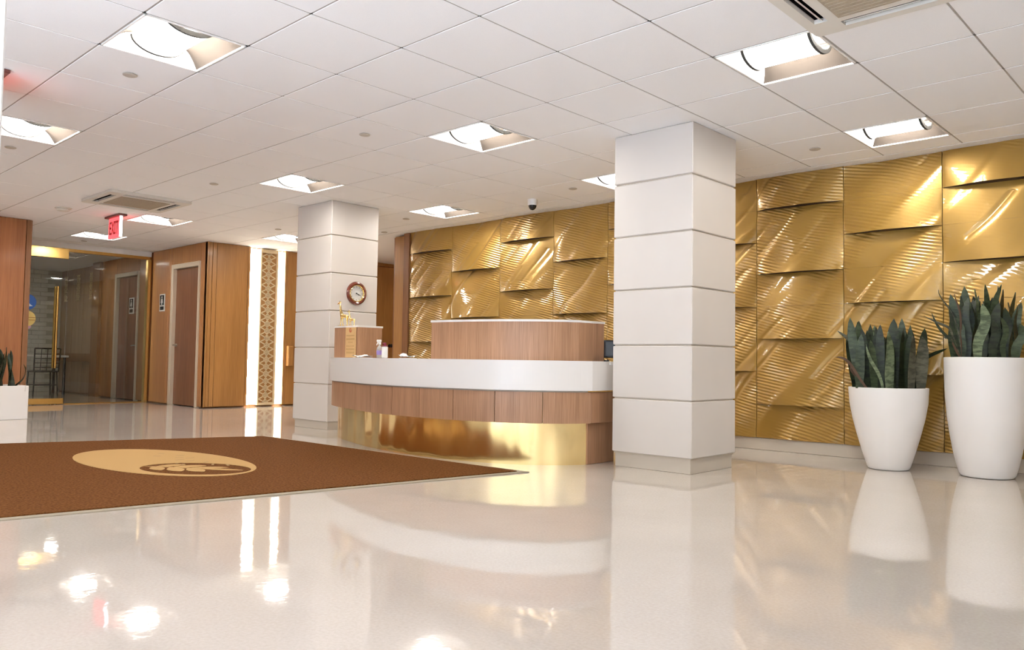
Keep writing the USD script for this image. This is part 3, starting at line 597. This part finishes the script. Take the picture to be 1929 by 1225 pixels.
def lf(u, v, L, w, deg):       # pointed leaf of the sprig, in the inner oval's own frame
    t = np.linspace(0, PI, 20); p = np.vstack([np.c_[L * (t / PI), w * np.sin(t) ** .8], np.c_[L * (1 - t / PI), -w * np.sin(t) ** .8]])
    p = affinity.rotate(sg.Polygon(p).buffer(0), deg, origin=(0, 0)); p = affinity.translate(p, u, v)
    return affinity.affine_transform(p, [ax[0], ay[0], ax[1], ay[1], c0[0], c0[1]])
for u, v, L, w, d in ((.06, 0, .30, .030, 3), (-.02, .012, .24, .045, 24), (-.03, -.012, .22, .050, -30), (-.15, .012, .21, .055, 40), (-.16, -.012, .22, .052, -38), (-.28, .012, .19, .050, 46), (-.29, -.012, .20, .045, -40)):
    part(fm, 'leaf_emblem', extrude(lf(u, v, L, w, d), .011, .0143), LOGO)
part(fm, 'stem_emblem', extrude(lf(-.40, 0, .52, .009, 0), .011, .0142), LOGO)
marks = []
dt = np.array([.62, -.02]); 
for k, (u, v) in enumerate(((-3.36, 1.16), (-3.22, 1.07), (-3.14, 1.21), (-3.02, 1.15), (-2.96, 1.20), (-2.90, 1.10), (-2.80, 1.13), (-2.74, 1.02), (-2.66, 1.18), (-2.64, 1.00), (-2.52, 1.16), (-2.42, 1.22))):
    marks.append(affinity.translate(affinity.rotate(sg.box(-.03, -.008, .03, .008), 20 + 13 * k, origin=(0, 0)), u, v))
part(fm, 'worn_lettering', cat(*[extrude(q, .013, .0150) for q in marks]), plain('worn_letter', (.34, .215, .09), .95), 'faint worn lettering')

# ------------------------------------------------------------------ potted snake plants
def leaf(base, tip, width, bend, twist=0.0, sway=0.0, n=14, droop=None):
    b, t = np.array(base, float), np.array(tip, float); s = np.linspace(0, 1, n)[:, None]
    P = b + (t - b) * s + np.array(bend) * np.sin(PI * s * .9) * s
    P = P + np.array([1, .3, 0]) * sway * np.sin(2 * PI * s * 1.15) * s ** .5
    if droop is not None: P = np.array(CubicSpline(np.linspace(0, 1, len(droop)), np.array(droop))(s[:, 0]))
    w = width * np.interp(s[:, 0], [0, .25, .55, .8, .93, 1], [.72, .95, 1, .86, .46, .03])
    d = np.gradient(P, axis=0); d /= np.linalg.norm(d, axis=1)[:, None]; V = []
    for k in range(n):
        a = twist * (1 + 1.2 * s[k, 0]); side = np.array([math.cos(a), math.sin(a), 0]); side -= d[k] * (side @ d[k]); side /= np.linalg.norm(side); nn = np.cross(side, d[k]); h = w[k] / 2
        V += [P[k] - side * h + nn * h * .22, P[k] + nn * (-.0035), P[k] + side * h + nn * h * .22, P[k] + nn * .0035]
    F = []
    for k in range(n - 1):
        for j in range(4):
            p, q = 4 * k + j, 4 * k + (j + 1) % 4; F.append([p, q, q + 4, p + 4])
    F += [[3, 2, 1, 0], [4 * n - 4, 4 * n - 3, 4 * n - 2, 4 * n - 1]]
    return (np.array(V), F)
def pot(loc, prof, lab, rot=43.2):
    t = thing('plant_pot', lab, 'plant pot', loc, rot)
    zt = prof[-1][1]; rt = prof[-1][0]
    part(t, 'pot', lathe([(0, 0)] + prof + [(rt - .004, zt + .003), (rt - .022, zt + .002), (rt - .026, zt - .004), (rt - .03, zt - .016), (0, zt - .016)], 72), POT, smooth=40)
    part(t, 'soil', lathe([(0, zt - .0155), (rt - .031, zt - .0155), (rt - .031, zt - .012), (rt * .5, zt - .008), (0, zt - .007)], 40), SOIL)
    return t
ZP = .607
p1loc = (.757, 4.845, 0)
pot(p1loc, [(.120, 0), (.140, .004), (.150, .02), (.186, .135), (.219, .254), (.249, .374), (.270, .493), (.277, ZP)], 'shorter white tapered planter in front of the gold wall')
pl = thing('snake_plant', 'snake plant with upright sword leaves in the shorter white planter', 'plant', (p1loc[0], p1loc[1], ZP - .006), 43.2)
def U(x): return (x - 928) / 1955
def Hh(y): return (1110 - y) / 1955 + .006
spec = [(470, 310, 90, 120, -.06, 1), (545, 545, 125, 125, .03, 1), (600, 592, 130, 110, .09, 0), (650, 680, 178, 105, .0, 0), (790, 755, 300, 165, -.16, 2), (805, 785, 188, 120, .05, 2), (925, 905, 255, 90, .1, 0), (1100, 1112, 350, 150, -.16, 3),
        (1045, 1090, 82, 165, .05, 0), (1180, 1215, 72, 125, .07, 1), (1225, 1250, 108, 110, .1, 0), (1280, 1328, 175, 90, .04, 1), (1275, 1275, 360, 150, -.13, 3), (1330, 1476, 222, 125, .0, 0), (1000, 962, 208, 90, .13, 3), (500, 395, 290, 120, .06, 0),
        (430, 440, 330, 110, -.08, 1), (700, 650, 300, 110, .02, 0), (880, 840, 330, 120, .03, 0), (980, 950, 390, 110, -.02, 0), (1200, 1190, 330, 120, -.04, 0), (620, 540, 420, 110, -.12, 1), (900, 880, 300, 130, .12, 0), (560, 620, 260, 120, .13, 0), (1130, 1150, 200, 120, .14, 0), (1350, 1380, 420, 110, -.06, 0)]
for k in range(22):
    bq = 480 + 880 * ((k * .618) % 1); spec.append((bq, bq + (bq - 928) * .12 + rng.uniform(-40, 40), rng.uniform(170, 420), rng.uniform(90, 130), rng.uniform(-.06, .17), 0))
for bxp, tx, ty, w, v, mi in spec:
    part(pl, 'leaf', leaf((U(bxp), v, 0), (U(tx), v * 1.25, Hh(ty)), w / 1955 * 1.15, ((random.random() - .5) * .03, 0, 0), (random.random() - .5) * .9, (random.random() - .5) * .012), LEAVES[mi], smooth=45)
part(pl, 'leaf', leaf(None or (0, 0, 0), (0, 0, 1), .022, (0, 0, 0), droop=[(U(530), -.1, 0), (U(360), -.1, Hh(880)), (U(240), -.1, Hh(720)), (U(70), -.1, Hh(675))]), LEAFRED, 'thin drooping leaf', smooth=45)
part(pl, 'leaf', leaf((0, 0, 0), (0, 0, 1), .030, (0, 0, 0), droop=[(U(470), -.05, 0), (U(410), -.05, Hh(620)), (U(310), -.05, Hh(410)), (U(140), -.05, Hh(285))]), LEAVES[3], smooth=45)
part(pl, 'leaf', leaf((0, 0, 0), (0, 0, 1), .028, (0, 0, 0), droop=[(U(1340), .0, 0), (U(1420), .0, Hh(760)), (U(1580), .0, Hh(610)), (U(1810), .0, Hh(515))]), LEAVES[0], smooth=45)
part(pl, 'leaf', leaf((0, 0, 0), (0, 0, 1), .022, (0, 0, 0), droop=[(U(540), -.06, 0), (U(420), -.06, Hh(960)), (U(350), -.06, Hh(880)), (U(320), -.06, Hh(800))]), LEAFRED, smooth=45)
part(pl, 'leaf', leaf((0, 0, 0), (0, 0, 1), .026, (0, 0, 0), droop=[(U(680), -.19, 0), (U(590), -.20, Hh(870)), (U(500), -.20, Hh(720)), (U(450), -.18, Hh(480))]), LEAVES[2], smooth=45)
ZQ = .838
p2loc = (1.386, 4.950, 0)
pot(p2loc, [(.140, 0), (.165, .004), (.176, .02), (.193, .08), (.215, .18), (.234, .30), (.249, .42), (.259, .55), (.264, .68), (.266, ZQ)], 'taller white planter cut by the right picture edge')
p2 = thing('snake_plant', 'taller dark snake plant with wavy leaves at the right picture edge', 'plant', (p2loc[0], p2loc[1], ZQ - .006), 43.2)
S2 = 8.17 * 232.0        # zoomed pixels per metre on the plant
def U2(x): return (x - 945) / S2
def H2(y): return (1095 - y) / S2 + .006
spec2 = [(590, 600, 260, 70, -.02, 0, .01), (660, 720, 120, 120, .03, 1, .012), (640, 710, 390, 110, -.17, 2, .03), (760, 800, 170, 70, -.02, 2, .02), (830, 900, 240, 90, .05, 0, .02), (900, 1010, 90, 80, .03, 1, .02), (1000, 960, 560, 70, -.16, 1, .025), (1000, 1130, 95, 80, 0, 1, .03), (1080, 1180, 110, 100, .05, 0, .01), (1130, 1200, 640, 90, -.17, 1, .03),
         (700, 760, 300, 110, .1, 0, .01), (860, 850, 300, 120, .1, 0, .01), (960, 940, 240, 120, .1, 0, .02), (1060, 1080, 230, 120, .1, 0, .01), (1180, 1260, 150, 120, .06, 0, .01), (1260, 1330, 200, 110, 0, 1, .02), (780, 820, 520, 100, -.1, 0, .02), (900, 900, 600, 100, -.12, 0, .02), (1100, 1120, 420, 100, -.08, 0, .02), (560, 560, 640, 90, -.05, 1, .01), (620, 640, 520, 90, .08, 0, .02), (1200, 1230, 380, 100, -.1, 0, .02), (1290, 1350, 330, 100, .05, 0, .02)]
for k in range(24):
    bq = 590 + 720 * ((k * .618) % 1); spec2.append((bq, bq + (bq - 945) * .10 + rng.uniform(-30, 40), rng.uniform(170, 500), rng.uniform(70, 110), rng.uniform(-.08, .16), int(k % 4 == 0), .02))
for bxp, tx, ty, w, v, mi, sw in spec2:
    part(p2, 'leaf', leaf((U2(bxp), v, 0), (U2(tx), v * 1.2, H2(ty)), w / S2 * 1.2, (0, 0, 0), (random.random() - .5) * .9, sw * (1 if random.random() > .5 else -1)), LEAVES[mi], smooth=45)
for dr, w, m_ in (([(550, 1095), (450, 900), (300, 760), (160, 505)], .022, LEAVES[0]), ([(560, 1000), (420, 760), (330, 670), (55, 545)], .018, LEAVES[3]), ([(570, 900), (450, 720), (415, 560), (390, 400)], .026, LEAVES[0]), ([(600, 820), (470, 600), (330, 360), (250, 195)], .010, LEAVES[3]), ([(590, 800), (545, 600), (520, 430), (462, 250)], .016, LEAFRED), ([(560, 1090), (480, 1000), (430, 880), (410, 860)], .018, LEAFRED), ([(540, 930), (440, 850), (360, 830), (330, 800)], .02, LEAVES[0])):
    dr = [(545 if k == 0 else q[0], 1095 if k == 0 else q[1]) for k, q in enumerate(dr)]
    part(p2, 'leaf', leaf((0, 0, 0), (0, 0, 1), w, (0, 0, 0), droop=[(U2(a), -.06, H2(b)) for a, b in dr]), m_, smooth=45)

# left planter
lp = thing('planter_box', 'square white planter box beside the wooden pier at the left edge', 'planter', (-7.98, .93, 0))
part(lp, 'box', cat(cb(-.3, .3, -.52, .52, 0, .33, .006), cb(-.3, .3, -.52, -.48, .32, .39), cb(-.3, .3, .48, .52, .32, .39), cb(-.3, -.26, -.48, .48, .32, .39), cb(.26, .3, -.48, .48, .32, .39)), POT)
part(lp, 'soil', bx(-.26, .26, -.48, .48, .33, .365), SOIL)
p3 = thing('snake_plant', 'dark snake plant in the square white planter box by the wooden pier', 'plant', (-7.98, .93, .367))
for k in range(46):
    y = -.46 + .92 * ((k * .618) % 1); x = -.2 + .4 * ((k * .379) % 1)
    if y > .38: y -= .05
    part(p3, 'leaf', leaf((x, y, 0), (x + (random.random() - .5) * .12, min(y + (random.random() - .5) * .16, .5), .36 + .16 * random.random()), .055, (0, (random.random() - .5) * .04, 0), PI / 2 + (random.random() - .5) * 1.2, (random.random() - .5) * .02), LEAVES[0], smooth=45)
part(p3, 'leaf', leaf((0, 0, 0), (0, 0, 1), .035, (0, 0, 0), PI / 2, droop=[(.1, .40, 0), (.14, .48, .08), (.14, .52, .17), (.14, .50, .27)]), LEAVES[0], smooth=45)

# ------------------------------------------------------------------ ceiling fittings
def air_unit(cx, cy, s, lab, louv):
    t = thing('air_unit', lab, 'air conditioner', (cx, cy, H)); a = s / 2
    rimp = sg.box(-a, -a, a, a).buffer(-.03).buffer(.03, 8)
    slots = [sg.box(-a * .62, sg_ * a * .80 - a * .075, a * .62, sg_ * a * .80 + a * .075) for sg_ in (-1, 1)] + [sg.box(sg_ * a * .80 - a * .075, -a * .62, sg_ * a * .80 + a * .075, a * .62) for sg_ in (-1, 1)]
    face = rimp
    for q in slots: face = face.difference(q)
    part(t, 'panel', extrude(face, -.030, -.001), ACW)
    part(t, 'duct', bx(-a * .93, a * .93, -a * .93, a * .93, -.008, -.002), MATTE)
    part(t, 'grille', cb(-a * .60, a * .60, -a * .60, a * .60, -.036, -.030, .003), ACG, 'central return grille')
    gl = [bx(-a * .57, a * .57, y - .003, y + .003, -.038, -.036) for y in np.linspace(-a * .55, a * .55, 15)]
    part(t, 'grille_bar', cat(*gl), ACG)
    for q in slots:
        x0, y0, x1, y1 = q.bounds; lo_ = (x1 - x0) > (y1 - y0)
        fl = cb(-(x1 - x0) / 2 * (1 if lo_ else .35) + .006 * lo_, (x1 - x0) / 2 * (1 if lo_ else .35) - .006 * lo_, -(y1 - y0) / 2 * (.35 if lo_ else .98), (y1 - y0) / 2 * (.35 if lo_ else .98), -.002, .002, .001)
        fl.apply_transform(trimesh.transformations.euler_matrix(math.radians(38) if lo_ else 0, 0 if lo_ else math.radians(38), 0)); fl.apply_translation([(x0 + x1) / 2, (y0 + y1) / 2, -.018])
        part(t, 'louvre', fl, louv)
    return t
air_unit(-6.16, 2.0, .86, 'square ceiling air unit above the hanging exit sign on the left', MATTE)
air_unit(1.198 + .43, 2.46 - .43, .86, 'square ceiling air unit cut by the top picture edge at the right', ACW)
def exit_sign(x, y, lab, rz=0, L=.34):
    t = thing('exit_sign', lab, 'exit sign', (x, y, H), rz)
    part(t, 'canopy', cb(-L * .62, L * .72, -.05, .05, -.024, -.001, .004), plain_cached('exit_canopy', (.16, .05, .04)), 'dark canopy')
    part(t, 'plate', cb(-L / 2, L / 2, -.012, .012, -.275, -.024, .002), REDGLOW, 'red lit plate')
    part(t, 'lit_edge', cb(L / 2, L / 2 + .03, -.014, .014, -.275, -.024, .002), EDGEGLOW, 'white lit edge')
    tx = meshkit.text_mesh('EXIT', .15, .002, True); tx.apply_translation([-tx.bounds[:, 0].mean(), -.075, 0]); tx.apply_transform(np.diag([(L * .8) / np.ptp(tx.bounds[:, 0]), 1, 1, 1]))
    part(t, 'letters', mv(tx, (0, -.012, -.15), rx=90), EXITTXT, 'letters EXIT')
_pc = {}
def plain_cached(n, c):
    if n not in _pc: _pc[n] = plain(n, c, .4)
    return _pc[n]
exit_sign(-7.36, 2.22, 'red lit exit sign hanging from the ceiling on the left, below the far air unit')
exit_sign(-2.83, -.19, 'red exit sign barely entering at the upper left picture edge', L=.30)
for x, y, lab in ((-2.141, .369, 'round sprinkler cover beside the nearest left lamp'), (-2.10, 2.073, 'round sprinkler cover in the middle of the ceiling, left of the central lamp'), (-4.661, 2.145, 'round sprinkler cover in front of the far column lamp'), (-2.069, 4.539, 'round sprinkler cover left of the near column, near the camera dome'), (.298, 4.613, 'round sprinkler cover right of the near column close to the gold wall'), (-4.661, .394, 'round sprinkler cover at the left picture edge beside the second lamp'), (-4.683, 4.583, 'round sprinkler cover left of the lamp above the desk'), (-6.66, 4.024, 'tiny sprinkler cover left of the far column top'), (-10.0, 2.75, 'tiny sprinkler cover below the lamp behind the exit sign'), (-5.712, 5.05, 'tiny sprinkler cover at the left end of the gold wall')):
    s = thing('sprinkler_cover', lab, 'sprinkler', (x, y, H)); part(s, 'cover', lathe([(0, -.010), (.036, -.010), (.042, -.007), (.042, -.004), (0, -.004)], 28), DISKM); part(s, 'cup', cyl(.034, -.006, -.0005, 24), GROOVE)
sm = thing('smoke_detector', 'low round white smoke detector left of the far air unit', 'smoke detector', (-7.3, 1.62, H))
part(sm, 'base', lathe([(0, -.012), (.085, -.012), (.09, -.006), (.09, -.0005), (0, -.0005)], 36), ACW); part(sm, 'body', lathe([(0, -.042), (.05, -.042), (.066, -.034), (.07, -.02), (.062, -.012), (0, -.012)], 36), ACW)
cd = thing('security_camera', 'white and black dome camera on the ceiling in front of the gold wall', 'security camera', (-2.741, 4.70, H))
part(cd, 'housing', lathe([(0, -.062), (.048, -.062), (.052, -.05), (.052, -.0005), (0, -.0005)], 32), WHITEP); th = np.linspace(0, PI / 2, 9)
part(cd, 'dome', lathe([(0, -.062 - .05)] + [(.042 * math.sin(a), -.062 - .05 * math.cos(a)) for a in th[1:]] + [(0, -.060)], 32), BLACK, 'black glossy dome')
solo('door_post', cb(-.158, -.094, -.849, -.785, 0, H - .001, .006), WHITEP, 'slim white post at the upper left picture edge', 'post')
